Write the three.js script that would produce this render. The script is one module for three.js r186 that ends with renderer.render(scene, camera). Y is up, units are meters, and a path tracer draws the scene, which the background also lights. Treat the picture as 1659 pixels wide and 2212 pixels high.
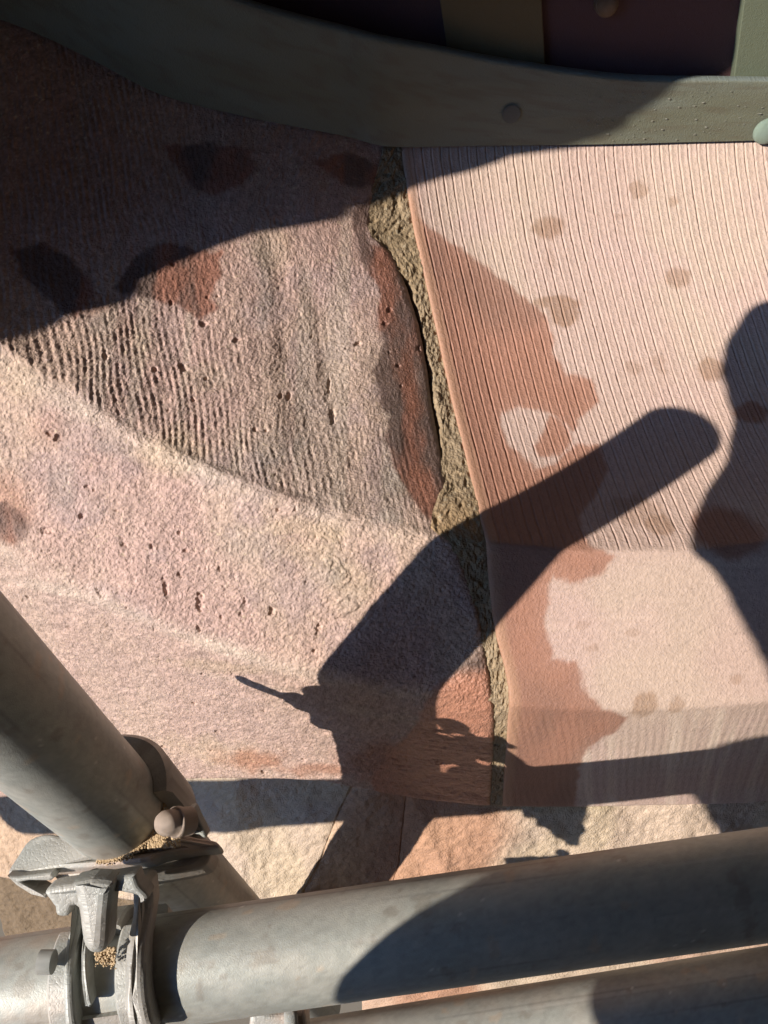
import * as THREE from 'three';
import { Sky } from 'three/addons/objects/Sky.js';
import { mergeGeometries, mergeVertices, toCreasedNormals } from 'three/addons/utils/BufferGeometryUtils.js';
import { MarchingCubes } from 'three/addons/objects/MarchingCubes.js';
import { RoundedBoxGeometry } from 'three/addons/geometries/RoundedBoxGeometry.js';

/* ---------- camera, sky, sun, exposure ----------
   All shapes are measured in the frame of the camera (x right, y up, z towards the viewer, metres).
   The plumb line of the scaffold upright (UP) in that frame fixes the world: the camera looks down at a sloping sill. */
const V = (x, y, z) => new THREE.Vector3(x, y, z);
const UP = V(-0.1000, 0.6220, 0.7766).normalize();
const SUN = V(-1.0437, -0.0761, 1).normalize();          // towards the sun, in the same frame
const wy = UP.clone(), wz = V(0, 0, 1).addScaledVector(UP, -UP.z).normalize(), wx = wy.clone().cross(wz);
const TOWORLD = new THREE.Matrix4().set(wx.x, wx.y, wx.z, 0, wy.x, wy.y, wy.z, 0, wz.x, wz.y, wz.z, 0, 0, 0, 0, 1);
const QW = new THREE.Quaternion().setFromRotationMatrix(TOWORLD), EYE = V(0, 9, 0);
const world = (p) => p.clone().applyQuaternion(QW).add(EYE);

const scene = new THREE.Scene();
const camera = new THREE.PerspectiveCamera(63.74, 3 / 4, 0.02, 3000);
camera.position.copy(EYE); camera.quaternion.copy(QW); scene.add(camera);
const sunDir = SUN.clone().applyQuaternion(QW);
const sky = new Sky(); sky.name = 'sky'; sky.scale.setScalar(2500); sky.userData.kind = 'structure';
Object.assign(sky.material.uniforms.turbidity, { value: 9 });
Object.assign(sky.material.uniforms.rayleigh, { value: 0.25 });
Object.assign(sky.material.uniforms.mieCoefficient, { value: 0.004 });
sky.material.uniforms.sunPosition.value.copy(sunDir);
scene.add(sky);
scene.environmentIntensity = 0.1;
const sun = new THREE.DirectionalLight(0xfff3e6, 5);
sun.target.position.copy(world(V(0, 0, -0.5))); sun.position.copy(sun.target.position).addScaledVector(sunDir, 6);
sun.castShadow = true; sun.shadow.mapSize.set(4096, 4096); sun.shadow.radius = 1;
Object.assign(sun.shadow.camera, { left: -1.5, right: 1.5, top: 1.5, bottom: -1.5, near: 0.5, far: 12 });
scene.add(sun, sun.target);
const renderer = new THREE.WebGLRenderer({ antialias: true });
renderer.toneMapping = THREE.LinearToneMapping;
renderer.toneMappingExposure = 1.5;
renderer.shadowMap.enabled = true;

/* ---------- helpers ---------- */
let seed = 7;
const rnd = () => { seed = (seed * 1664525 + 1013904223) >>> 0; return seed / 4294967296; };
const h2 = (x, y, s) => { let h = (x * 374761393 + y * 668265263 + s * 2147483647) | 0; h = Math.imul(h ^ (h >>> 13), 1274126177); return ((h ^ (h >>> 16)) >>> 0) / 4294967296; };
function noise(x, y, s = 1) {                              // value noise, -1..1
  const xi = Math.floor(x), yi = Math.floor(y); let u = x - xi, v = y - yi;
  u = u * u * (3 - 2 * u); v = v * v * (3 - 2 * v);
  const a = h2(xi, yi, s), b = h2(xi + 1, yi, s), c = h2(xi, yi + 1, s), d = h2(xi + 1, yi + 1, s);
  return 2 * (a + (b - a) * u + (c - a) * v + (a - b - c + d) * u * v) - 1;
}
const fbm = (x, y, n, s = 1) => { let r = 0, a = 0.5; for (let i = 0; i < n; i++) { r += a * noise(x, y, s + i); x *= 2.03; y *= 2.03; a *= 0.5; } return r; };
const ss = (a, b, x) => { const t = Math.min(1, Math.max(0, (x - a) / (b - a))); return t * t * (3 - 2 * t); };
const mix = (a, b, t) => a + (b - a) * t, mix3 = (a, b, t) => [mix(a[0], b[0], t), mix(a[1], b[1], t), mix(a[2], b[2], t)];
const gauss = (x, w) => Math.exp(-(x * x) / (w * w));
function lerpTable(t, x) {                                 // [[key, value], ...], keys rising
  if (x <= t[0][0]) return t[0][1];
  for (let i = 1; i < t.length; i++) if (x <= t[i][0]) { const k = (x - t[i - 1][0]) / (t[i][0] - t[i - 1][0]); return mix(t[i - 1][1], t[i][1], k); }
  return t[t.length - 1][1];
}
// sight lines measured on the photograph (1659 x 2212 units), used to survey where edges lie in space
const F = 1779, PX = 829.5, PY = 1106;
const ray = (px, py) => V((px - PX) / F, (PY - py) / F, -1);
const atZ = (px, py, z) => ray(px, py).multiplyScalar(-z);
const onPlane = (px, py, p, n) => { const d = ray(px, py); return d.multiplyScalar(p.dot(n) / d.dot(n)); };
const used = {};
function numbered(n) { const k = used[n] = (used[n] ?? -1) + 1; return k ? n + '_' + String(k).padStart(3, '0') : n; }
function thing(name, label, category, origin, group) {
  const o = new THREE.Group(); o.name = numbered(name); o.position.copy(world(origin)); o.quaternion.copy(QW);
  o.userData = { label, category }; if (group) o.userData.group = group;
  o.origin0 = origin.clone(); scene.add(o); return o;
}
function part(parent, name, geo, mat, label) {
  const m = new THREE.Mesh(geo, mat); m.name = name; m.castShadow = m.receiveShadow = true;
  let r = parent; while (r.origin0 === undefined) r = r.parent;
  geo.translate(-r.origin0.x, -r.origin0.y, -r.origin0.z);
  if (label) m.userData.label = label;
  parent.add(m); return m;
}
function grid(nu, nv, fn, colour) {                        // fn(i,j) -> [x,y,z]; colour(x,y,z,i,j) -> rgb ; uv in metres
  const p = new Float32Array(nu * nv * 3), c = colour && new Float32Array(nu * nv * 3), uv = new Float32Array(nu * nv * 2), ix = new Uint32Array((nu - 1) * (nv - 1) * 6);
  let k = 0;
  for (let j = 0; j < nv; j++) for (let i = 0; i < nu; i++, k++) {
    const q = fn(i, j); p.set(q.slice(0, 3), k * 3); uv[k * 2] = q[3] ?? q[0]; uv[k * 2 + 1] = q[4] ?? q[1];
    if (c) c.set(colour(q[0], q[1], q[2], i, j), k * 3);
  }
  k = 0;
  for (let j = 0; j < nv - 1; j++) for (let i = 0; i < nu - 1; i++) { const a = j * nu + i, b = a + 1, d = a + nu, e = d + 1; ix.set([a, b, d, b, e, d], k); k += 6; }
  const g = new THREE.BufferGeometry();
  g.setAttribute('position', new THREE.BufferAttribute(p, 3)); g.setAttribute('uv', new THREE.BufferAttribute(uv, 2));
  if (c) g.setAttribute('color', new THREE.BufferAttribute(c, 3));
  g.setIndex(new THREE.BufferAttribute(ix, 1)); g.computeVertexNormals(); return g;
}
function merged(list) { return mergeGeometries(list.map((g) => { const q = g.index ? g.toNonIndexed() : g; for (const a of Object.keys(q.attributes)) if (!['position', 'normal', 'uv'].includes(a)) q.deleteAttribute(a); return q; })); }
function tint(g, fn) { const p = g.attributes.position, c = new Float32Array(p.count * 3); for (let i = 0; i < p.count; i++) c.set(fn(p.getX(i), p.getY(i), p.getZ(i)), i * 3); g.setAttribute('color', new THREE.BufferAttribute(c, 3)); return g; }

/* ---------- textures: fine grain only ---------- */
function grainTexture(n, fn) {
  const d = new Uint8Array(n * n * 4);
  for (let j = 0; j < n; j++) for (let i = 0; i < n; i++) { const v = Math.max(0, Math.min(255, fn(i, j) * 255)); d.set([v, v, v, 255], (j * n + i) * 4); }
  const t = new THREE.DataTexture(d, n, n); t.wrapS = t.wrapT = THREE.RepeatWrapping; t.magFilter = THREE.LinearFilter; t.minFilter = THREE.LinearMipmapLinearFilter; t.generateMipmaps = true; t.needsUpdate = true; return t;
}
function tiled(n, cells, s) {                              // tileable value noise
  return (i, j) => {
    const x = i / n * cells, y = j / n * cells, xi = Math.floor(x), yi = Math.floor(y); let u = x - xi, v = y - yi; u = u * u * (3 - 2 * u); v = v * v * (3 - 2 * v);
    const g = (a, b) => h2(a % cells, b % cells, s); return mix(mix(g(xi, yi), g(xi + 1, yi), u), mix(g(xi, yi + 1), g(xi + 1, yi + 1), u), v);
  };
}
const gA = tiled(1024, 256, 3), gB = tiled(1024, 120, 5), gC = tiled(1024, 40, 9);
const grain = grainTexture(1024, (i, j) => 0.45 * gA(i, j) + 0.35 * gB(i, j) + 0.2 * gC(i, j));
// sand grains: overlapping half spheres, wrapped so that the tile repeats
const sandField = new Float32Array(1024 * 1024);
for (let k = 0; k < 21000; k++) {
  const cx = rnd() * 1024, cy = rnd() * 1024, r = 3 + 5.5 * rnd() * rnd() + (rnd() < 0.02 ? 5 : 0), e = 0.7 + 0.6 * rnd(), top = 0.25 + 0.5 * rnd();
  for (let y = Math.floor(cy - r); y <= cy + r; y++) for (let x = Math.floor(cx - r); x <= cx + r; x++) { const d = 1 - ((x - cx) ** 2 * e + (y - cy) ** 2 / e) / (r * r); if (d > 0) { const q = (y & 1023) * 1024 + (x & 1023), v = top * 0.55 + 0.45 * Math.sqrt(d) * r / 9; if (v > sandField[q]) sandField[q] = v; } }
}
const sandGrain = grainTexture(1024, (i, j) => sandField[j * 1024 + i]);
const grainStone = sandGrain.clone(); grainStone.repeat.set(9, 9);         // one tile is 11 cm
const grainMetal = grain.clone(); grainMetal.repeat.set(14, 14);

/* ---------- the sill as a surface ----------
   a cove (inside R1), a sloping band (R1..R2) and an upright fascia (outside R2), all round one centre */
const S0 = 0.4679, TILT = 0.2253, CX = 0.1404, CY = 0.5858, R1 = 0.6083, R2 = 0.7051, D1 = 0.1776, L1 = 0.2111, M3 = 1.0557;
const smax0 = (s, w) => 0.5 * (s + Math.sqrt(s * s + w * w));
function sillZ(x, y, w = 0.003, r1 = R1, r2 = R2) {
  const rho = Math.hypot(x - CX, y - CY), s1 = smax0(r1 - rho, w), s3 = smax0(rho - r2, w), kx = ss(-0.1, 0.08, x), dd = mix(D1, 0.17, kx), ll = mix(L1, 0.13, kx);
  return -S0 + TILT * y - dd * (1 - Math.exp(-s1 / ll)) - M3 * (s3 - 0.45 * smax0(s3 - 0.1, 0.02));
}
function onSill(px, py) { const d = ray(px, py); let t = S0; for (let i = 0; i < 40; i++) t += 0.7 * (-sillZ(d.x * t, d.y * t) - t); return d.multiplyScalar(t); }
const sxy = (a) => a.map(([px, py]) => { const p = onSill(px, py); return [p.x, p.y]; });
const edgeTable = (a) => sxy(a).map(([x, y]) => [y, x]).sort((p, q) => p[0] - q[0]);
const JL = edgeTable([[838, 250], [835, 330], [806, 430], [801, 480], [813, 512], [848, 545], [880, 620], [905, 700], [922, 790], [935, 880], [950, 960], [965, 1050], [946, 1105], [942, 1140], [985, 1180], [1010, 1250], [1035, 1330], [1048, 1400], [1060, 1470], [1068, 1560], [1066, 1635], [1060, 1745]]);
const JR = edgeTable([[862, 250], [868, 330], [880, 410], [895, 500], [918, 600], [945, 720], [975, 860], [1005, 980], [1030, 1080], [1040, 1130], [1049, 1160], [1056, 1250], [1064, 1330], [1074, 1386], [1092, 1450], [1099, 1490], [1098, 1556], [1093, 1631], [1086, 1745]]);
const LEDGE_T = sxy([[-250, 1745], [0, 1725], [250, 1692], [430, 1684], [600, 1684], [700, 1690], [900, 1728], [1060, 1744], [1400, 1741], [1659, 1735], [1900, 1730]]);
const LEDGE = (x) => lerpTable(LEDGE_T, x), LE = -0.2265;              // lower arris of the fascia

/* damp patches and drops, measured on the stone */
function blobField(polys, drops) {
  const P = polys.map((p) => { const q = sxy(p); let b = [9, 9, -9, -9]; for (const [x, y] of q) { b = [Math.min(b[0], x), Math.min(b[1], y), Math.max(b[2], x), Math.max(b[3], y)]; } return { q, b }; });
  const D = drops.map(([px, py, rx, ry, k]) => { const c = onSill(px, py), e = onSill(px + rx, py), f = onSill(px, py + ry); return [c.x, c.y, Math.abs(e.x - c.x), Math.abs(f.y - c.y), k ?? 1]; });
  return (x, y) => {
    let w = 0, pale = 0; const jx = x + 0.0032 * fbm(x * 130, y * 130, 4, 40), jy = y + 0.0032 * fbm(x * 130, y * 130, 4, 50);
    for (const { q, b } of P) {
      if (jx < b[0] - 0.004 || jx > b[2] + 0.004 || jy < b[1] - 0.004 || jy > b[3] + 0.004) continue;
      let inside = false, dm = 1;
      for (let i = 0, j = q.length - 1; i < q.length; j = i++) {
        const [ax, ay] = q[i], [bx, by] = q[j];
        if ((ay > jy) !== (by > jy) && jx < (bx - ax) * (jy - ay) / (by - ay) + ax) inside = !inside;
        const vx = bx - ax, vy = by - ay, t = Math.max(0, Math.min(1, ((jx - ax) * vx + (jy - ay) * vy) / (vx * vx + vy * vy)));
        dm = Math.min(dm, Math.hypot(jx - ax - t * vx, jy - ay - t * vy));
      }
      w = Math.max(w, (0.92 + 0.08 * ss(0, 0.012, inside ? dm : 0)) * ss(-0.0022, 0.0016, inside ? dm : -dm));
    }
    for (const [cx, cy, rx, ry, k] of D) { const d = Math.hypot((jx - cx) / rx, (jy - cy) / ry); if (d < 1.3) { const v = k * ss(1.18, 0.72, d); if (k >= 0.75) w = Math.max(w, v); else pale = Math.max(pale, v); } }
    blobField.pale = pale * (1 - w); return w;
  };
}
function softField(drops) {                                // cloudy discolorations with no edge
  const D = drops.map(([px, py, rx, ry, k]) => { const c = onSill(px, py), z = -c.z / F; return [c.x, c.y, rx * z, ry * z, k]; });
  return (x, y) => { let w = 0; const n = fbm(x * 70, y * 60, 3, 44); for (const [cx, cy, rx, ry, k] of D) { const d = Math.hypot((x - cx) / rx, (y - cy) / ry) + 0.8 * n; if (d < 1.5) w = Math.max(w, k * ss(1.45, 0.3, d)); } return w; };
}
const wetRight = blobField([
  [[850, 380], [885, 412], [905, 470], [985, 530], [1060, 580], [1120, 640], [1165, 665], [1190, 720], [1200, 780], [1222, 812], [1275, 820], [1290, 865], [1255, 905], [1236, 928], [1205, 900], [1170, 885], [1120, 880], [1082, 892], [1085, 925], [1100, 960], [1130, 990], [1160, 1015], [1200, 1000], [1240, 960], [1290, 960], [1310, 1010], [1290, 1070], [1250, 1110], [1272, 1180], [1322, 1205], [1300, 1240], [1230, 1262], [1195, 1240], [1182, 1290], [1172, 1340], [1190, 1390], [1190, 1425], [1240, 1428], [1258, 1455], [1262, 1492], [1300, 1530], [1355, 1552], [1330, 1575], [1290, 1600], [1255, 1640], [1240, 1750], [1000, 1760], [1000, 1300], [950, 900], [850, 500]],
  [[1155, 965], [1185, 900], [1215, 905], [1235, 950], [1210, 985], [1165, 985]],
], [[1185, 490, 34, 27, 0.6], [1378, 408, 22, 20, 0.45], [1455, 433, 15, 12, 0.4], [1465, 600, 29, 23, 0.5], [1205, 655, 52, 16, 0.65], [1218, 680, 34, 24, 0.65], [1425, 780, 18, 14, 0.3], [1370, 795, 20, 15, 0.35], [1540, 798, 36, 26, 0.6], [1432, 800, 10, 9, 0.3], [1165, 655, 16, 10, 0.5], [1390, 1525, 28, 27, 0.55], [1458, 1522, 20, 15, 0.4], [1370, 1365, 16, 12, 0.25], [1590, 1467, 15, 14, 0.35], [1280, 1400, 15, 12, 0.25], [1575, 1150, 80, 60, 1], [1420, 1130, 30, 26, 0.6], [1370, 1100, 60, 34, 0.35], [1625, 890, 40, 24, 1], [1340, 470, 22, 6, 0.25], [1190, 560, 10, 26, 0.2], [1260, 1350, 18, 14, 0.2]]);
const wetLeft = blobField([
  [[800, 425], [790, 520], [845, 545], [905, 690], [925, 800], [965, 1050], [940, 1130], [890, 1080], [850, 1010], [835, 960], [845, 900], [822, 870], [805, 800], [830, 740], [812, 690], [822, 620], [770, 560], [770, 500], [760, 460]],
  [[935, 1490], [1000, 1440], [1050, 1390], [1075, 1500], [1075, 1750], [820, 1750], [800, 1680], [900, 1560]],
  [[295, 600], [330, 575], [400, 555], [480, 545], [475, 600], [455, 640], [470, 665], [430, 690], [395, 670], [380, 655], [300, 640]],
  [[350, 310], [460, 312], [545, 325], [552, 370], [530, 400], [470, 425], [420, 405], [385, 360]],
  [[30, 540], [90, 530], [150, 560], [190, 600], [205, 650], [160, 690], [110, 640], [50, 600]],
  [[290, 560], [350, 525], [440, 540], [470, 560], [330, 610], [270, 640], [250, 620]],
  [[680, 350], [760, 330], [820, 350], [830, 400], [740, 400]],
], [[15, 1130, 50, 50, 0.8], [75, 1150, 40, 22, 0.6], [800, 300, 60, 25, 0.5]]);
const rust = softField([[555, 1640, 75, 32, 0.8], [640, 1665, 60, 22, 0.6], [100, 920, 50, 40, 0.25], [820, 1640, 80, 60, 0.8], [690, 1660, 90, 18, 0.7], [20, 1090, 40, 60, 0.5], [215, 655, 28, 25, 0.6]]);
const grey = softField([[600, 960, 60, 70, 0.7], [900, 890, 60, 50, 0.9], [130, 1050, 30, 60, 0.4], [870, 970, 40, 90, 0.6], [750, 1080, 60, 40, 0.4], [700, 1230, 60, 45, 0.5], [540, 1180, 70, 40, 0.4], [570, 640, 18, 110, 0.55], [760, 1300, 50, 60, 0.35], [240, 960, 40, 30, 0.5], [830, 1120, 60, 20, 0.4], [560, 480, 40, 80, 0.4], [210, 690, 40, 50, 0.3]]);
const ochre = softField([[370, 975, 60, 45, 0.7], [690, 1150, 60, 25, 0.6], [590, 540, 40, 60, 0.5], [450, 820, 40, 30, 0.35], [660, 1190, 70, 40, 0.5], [780, 1260, 60, 60, 0.4], [300, 740, 50, 50, 0.3], [640, 1140, 90, 20, 0.5], [40, 830, 60, 40, 0.35], [480, 1440, 130, 18, 0.4], [460, 1620, 120, 40, 0.45]]);

/* ---------- relief of the weathered block ---------- */
const pits = [[228, 768, 7, 9], [393, 795, 8, 10], [415, 863, 5, 8], [605, 855, 4, 6], [622, 855, 5, 7], [510, 735, 7, 6], [905, 752, 6, 7], [106, 935, 13, 7], [125, 945, 7, 8], [358, 1262, 6, 22], [388, 1240, 7, 8], [432, 1300, 7, 22], [220, 1283, 10, 12], [430, 1360, 5, 9], [530, 1310, 7, 16], [588, 1322, 6, 10], [690, 1360, 6, 10], [265, 1176, 5, 6], [176, 1114, 8, 7], [150, 1356, 7, 4], [275, 1414, 7, 4], [437, 1456, 5, 4], [470, 1582, 6, 6], [418, 1519, 4, 3], [570, 1537, 6, 5], [353, 1614, 5, 4], [520, 1620, 5, 6], [830, 700, 7, 5], [772, 742, 7, 5], [100, 1146, 12, 6], [50, 1297, 8, 8], [840, 670, 5, 6], [860, 790, 5, 5], [600, 1100, 4, 4], [475, 1230, 4, 8], [710, 830, 4, 16], [718, 900, 5, 18], [440, 700, 6, 6], [470, 640, 5, 5], [335, 800, 6, 7], [60, 1290, 5, 5], [655, 1640, 4, 4], [560, 1690, 4, 4]]
  .map(([px, py, rx, ry]) => { const c = onSill(px, py), z = -c.z / F; return [c.x, c.y, rx * z, ry * z, 0.0015 + 0.0005 * ((px * 7) % 5) / 5]; });
for (let i = 0; i < 80; i++) { const c = onSill(-20 + rnd() * 1000, 480 + rnd() * 1250), r = 0.0005 + 0.0011 * rnd() * rnd(); pits.push([c.x, c.y, r, r * (0.8 + rnd()), 0.0006 + r * 0.7]); }
const PC = 0.01, pitCells = new Map();
for (const p of pits) for (let a = -1; a <= 1; a++) for (let b = -1; b <= 1; b++) { const k = (Math.floor(p[0] / PC) + a) + ',' + (Math.floor(p[1] / PC) + b); (pitCells.get(k) ?? pitCells.set(k, []).get(k)).push(p); }
function pitDepth(x, y) {
  const l = pitCells.get(Math.floor(x / PC) + ',' + Math.floor(y / PC)); if (!l) return 0; let d = 0;
  for (const [cx, cy, rx, ry, dep] of l) { const q = Math.hypot((x - cx) / rx, (y - cy) / ry) + 0.5 * noise(x * 420, y * 420, 76) + 0.3 * noise(x * 1000, y * 1000, 77); if (q < 1.6) d = Math.max(d, dep * (1 - ss(0.45, 1.3, q)) - dep * 0.25 * gauss(q - 1.35, 0.25)); }
  return d;
}
const flakes = sxy([[690, 1230], [725, 1222], [735, 1250], [700, 1280], [740, 1310], [705, 1180]]);
function facet(x, y) { const rho = Math.hypot(x - CX, y - CY); return [R1 - rho, rho - R2]; }
function oldRelief(x, y) {
  const [s1, s3] = facet(x, y), in1 = ss(-0.001, 0.004, s1), in3 = ss(-0.001, 0.005, s3), in2 = 1 - Math.max(in1, in3);
  // tooling runs down the cove, leaning with the joint
  const q = x - (-0.20) * y + 0.0022 * noise(x * 30, y * 22, 5), left = ss(0.02, -0.20, x);
  const toolAmt = mix(0.25, 1, Math.max(left, ss(0.09, 0.0, s1) * 0.9)) * (0.7 + 0.4 * noise(x * 18, y * 14, 8)) * (1 - 0.75 * gauss(x + 0.055, 0.045) * ss(0.03, 0.1, s1));
  const tool = Math.cos(6.283 * (q / 0.0037 + 0.55 * noise(x * 45, y * 26, 12))) * 0.00052 * (0.7 + 0.7 * noise(x * 330, y * 160, 14)) + noise(q * 170, y * 14, 13) * 0.00035;
  const rough = fbm(x * 760, y * 620, 2, 20), coarse = fbm(x * 110, y * 70, 3, 24), wave = fbm(x * 16 + 3, y * 9, 2, 28);
  const wet = 1 - 0.55 * ss(-0.02, 0.02, x - lerpTable(JL, y) + 0.035);
  let d1 = toolAmt * tool * 0.86 + rough * 0.00062 * wet + coarse * 0.0008 + wave * 0.005;
  // the standing ridge and hollows in the middle of the cove
  const v = x + 0.075 - (0.155 - y) * 0.16 - 0.004 * noise(y * 40, 3, 31);
  d1 -= 0.0029 * (ss(-0.005, 0.005, v) - ss(0.006, 0.045, v)) * (0.7 + 0.5 * noise(y * 50, 9, 33)) * ss(0.02, 0.06, s1) * ss(0.165, 0.10, s1);
  const v2 = v - 0.022 - 0.1 * (0.12 - y); d1 -= 0.0015 * (ss(-0.004, 0.004, v2) - ss(0.003, 0.03, v2)) * gauss(y - 0.1, 0.05);
  let d2 = fbm(x * 720, y * 720, 2, 60) * 0.00075 + fbm(x * 210, y * 210, 2, 61) * 0.00045 + fbm(x * 60, y * 60, 2, 63) * 0.0011 + fbm(x * 14, y * 14, 2, 66) * 0.0035;
  for (let i = 0; i < flakes.length; i++) { const [fx, fy] = flakes[i], a = Math.atan2(y - fy, x - fx), dd = Math.hypot(x - fx, y - fy) - 0.0065 * (1 + 0.5 * noise(a * 1.3 + i * 7, i, 70)); d2 += 0.0006 * ss(0.0007, -0.0007, dd); }
  // the fascia is dressed in level strokes
  const d3 = (1 - Math.abs(noise(x * 26 + 0.3 * y, (y + 0.16 * x) * 420, 80)) * 2) * 0.00028 + fbm(x * 420, y * 520, 2, 83) * 0.0007 + fbm(x * 60, y * 130, 3, 86) * 0.0016;
  // worn arrises
  const ar = -0.0012 * gauss(s1, 0.003) * (0.5 + 0.5 * noise(x * 60, y * 60, 90)) - 0.0015 * gauss(s3, 0.004) * (0.5 + 0.5 * noise(x * 70, y * 70, 91));
  return in1 * d1 + in2 * d2 + in3 * d3 + ar - pitDepth(x, y);
}
function oldColour(x, y) {
  const [s1, s3] = facet(x, y), in1 = ss(-0.001, 0.003, s1), in3 = ss(-0.001, 0.004, s3);
  const n1 = fbm(x * 22, y * 12, 3, 101), n2 = fbm(x * 40 + 9, y * 40, 3, 105), n3 = fbm(x * 420, y * 420, 2, 108), n4 = noise(x * 1100, y * 1100, 111);
  let c = mix3([0.435, 0.300, 0.255], [0.445, 0.328, 0.262], ss(-0.25, 0.3, n1));            // pink to buff
  c = mix3(c, [0.36, 0.268, 0.25], 0.5 * ss(0.0, 0.3, n2) * (1 - 0.5 * in3));               // lilac
  c = mix3(c, [0.41, 0.30, 0.245], in3 * 0.5);
  const streak = noise(x * 120, y * 9, 115); c = mix3(c, [0.44, 0.36, 0.29], in1 * 0.5 * ss(0.1, 0.7, streak));
  const lvl = noise(x * 10, (y + 0.16 * x) * 190, 117); c = mix3(c, [0.47, 0.385, 0.31], in3 * 0.55 * ss(0.35, 0.8, lvl) * ss(0.05, 0.0, s3) );
  c = mix3(c, [0.47, 0.38, 0.23], 0.6 * ochre(x, y)); c = mix3(c, [0.22, 0.225, 0.195], 0.7 * grey(x, y) * (0.65 + 0.5 * n2));
  c = mix3(c, [0.34, 0.15, 0.085], 0.85 * rust(x, y));
  c = mix3(c, [0.27, 0.15, 0.105], 0.6 * ss(0.13, 0.27, y - 0.35 * x + 0.05 * n1) * in1 * ss(0.08, 0.0, x));  // red-brown shade of the upper left mixed into the stone colour
  // pale worn arrises
  c = mix3(c, [0.54, 0.445, 0.36], 0.75 * (gauss(s1 + 0.004, 0.006) + 1.0 * gauss(s3 - 0.002, 0.006)) * (0.5 + 0.5 * noise(x * 50, y * 50, 119)));
  const k = 1 + 0.36 * n3 + 0.20 * n4; c = [c[0] * k, c[1] * k, c[2] * k];
  if (n4 > 0.82) c = mix3(c, [0.55, 0.46, 0.3], 0.5);
  const w = wetLeft(x, y); if (w > 0) { const d = mix3(mix3([0.22, 0.088, 0.054], [0.095, 0.06, 0.05], ss(-0.25, 0.25, fbm(x * 60, y * 22, 4, 121))), [0.40, 0.185, 0.12], ss(-0.09, -0.1, y)); const kk = 1 + 0.25 * n3; c = mix3(c, [d[0] * kk, d[1] * kk, d[2] * kk], w * 0.9); }
  return c;
}
/* ---------- relief of the new block: combed cove, sanded band, combed fascia ---------- */
const LEAN = (s) => s;                                     // s: distance from the joint edge along x
function newRelief(x, y) {
  const [s1, s3] = facet(x, y), s = x - lerpTable(JR, y);
  const in1 = ss(0.0005, 0.003, s1 - 0.0025 * noise(x * 90, 4, 130)), in3 = ss(0.001, 0.005, s3);
  let d = 0;
  if (in1 > 0) {
    const pitch = 0.00625, t = (s - 0.0078 + 0.00018 * noise(x * 30, y * 14, 131) + 0.00012 * noise(x * 200, y * 240, 132)) / pitch, f = t - Math.round(t);
    if (t > -0.5) { const jag = 1 + 0.35 * noise(y * 420, Math.round(t) * 3.7, 133); const own = 0.86 + 0.3 * h2(Math.round(t), 3, 11) + 0.18 * noise(y * 26, Math.round(t) * 7.3, 145); d -= in1 * 0.00096 * own * jag * Math.max(0, 1 - Math.abs(f) * pitch / (0.00078 * jag)) * ss(-0.5, -0.1, t); d += in1 * 0.00018 * Math.cos(f * 6.283) ; }
  }
  if (in3 > 0) { const t = (x + 0.35 * (y + 0.15)) / 0.0052 + 0.3 * noise(x * 40, y * 40, 134); d += in3 * 0.00015 * Math.sin(t * 6.283) * (0.6 + 0.4 * noise(x * 30, y * 60, 135)); }
  const band = 1 - Math.max(in1, in3);
  d += band * 0.00022 * (1 - 2 * Math.abs(noise(x * 22, y * 380 + 4 * noise(x * 20, y * 20, 136), 137))) * ss(0.05, -0.03, x * 0 + (R1 - Math.hypot(x - CX, y - CY)) * -1 - 0.02);
  d += fbm(x * 700, y * 700, 2, 138) * (0.00009 + 0.00006 * band) + fbm(x * 12, y * 12, 2, 141) * 0.0012;
  d -= 0.0018 * Math.exp(-Math.max(0, s) / 0.0011);
  return d;
}
function newColour(x, y) {
  const [s1, s3] = facet(x, y), in1 = ss(0.0, 0.003, s1);
  const n1 = fbm(x * 14, y * 14, 3, 151), n3 = fbm(x * 600, y * 600, 2, 154), n4 = noise(x * 1300, y * 1300, 157);
  let c = mix3([0.46, 0.34, 0.288], [0.47, 0.362, 0.295], ss(-0.3, 0.3, n1));
  c = mix3(c, [0.475, 0.345, 0.305], 0.5 * ss(0.0, 0.35, fbm(x * 26, y * 30, 2, 158)));
  const lvl = noise(x * 14, y * 260, 159); c = mix3(c, [0.54, 0.42, 0.345], (1 - in1) * 0.35 * ss(0.3, 0.8, lvl));
  if (s3 > 0) c = mix3(c, [0.6, 0.49, 0.40], 0.75 * ss(0, 0.004, s3) * ss(-0.1, 0.7, noise((x + 0.35 * y) * 190, y * 12, 164)));
  const k = 1 + 0.15 * n3 + 0.085 * n4; c = [c[0] * k, c[1] * k, c[2] * k];
  if (n4 < -0.9) c = mix3(c, [0.2, 0.15, 0.12], 0.6);
  const w = wetRight(x, y), pl = blobField.pale, dry = ss(0.004, 0.009, x - lerpTable(JR, y));
  { const g = pl * (1 + 0.35 * n3); c = [c[0] * (1 - 0.5 * g), c[1] * (1 - 0.62 * g), c[2] * (1 - 0.74 * g)]; }
  if (w > 0) { const d = mix3([0.315, 0.152, 0.10], [0.24, 0.12, 0.082], ss(-0.3, 0.35, n1 + 0.5 * fbm(x * 60, y * 30, 3, 162))), kk = 1 + 0.10 * n3 + 0.1 * n4; c = mix3(c, [d[0] * kk, d[1] * kk, d[2] * kk], w * 0.92); }
  c = mix3([0.40, 0.235, 0.15], c, 0.35 + 0.65 * dry);
  return c;
}

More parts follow.
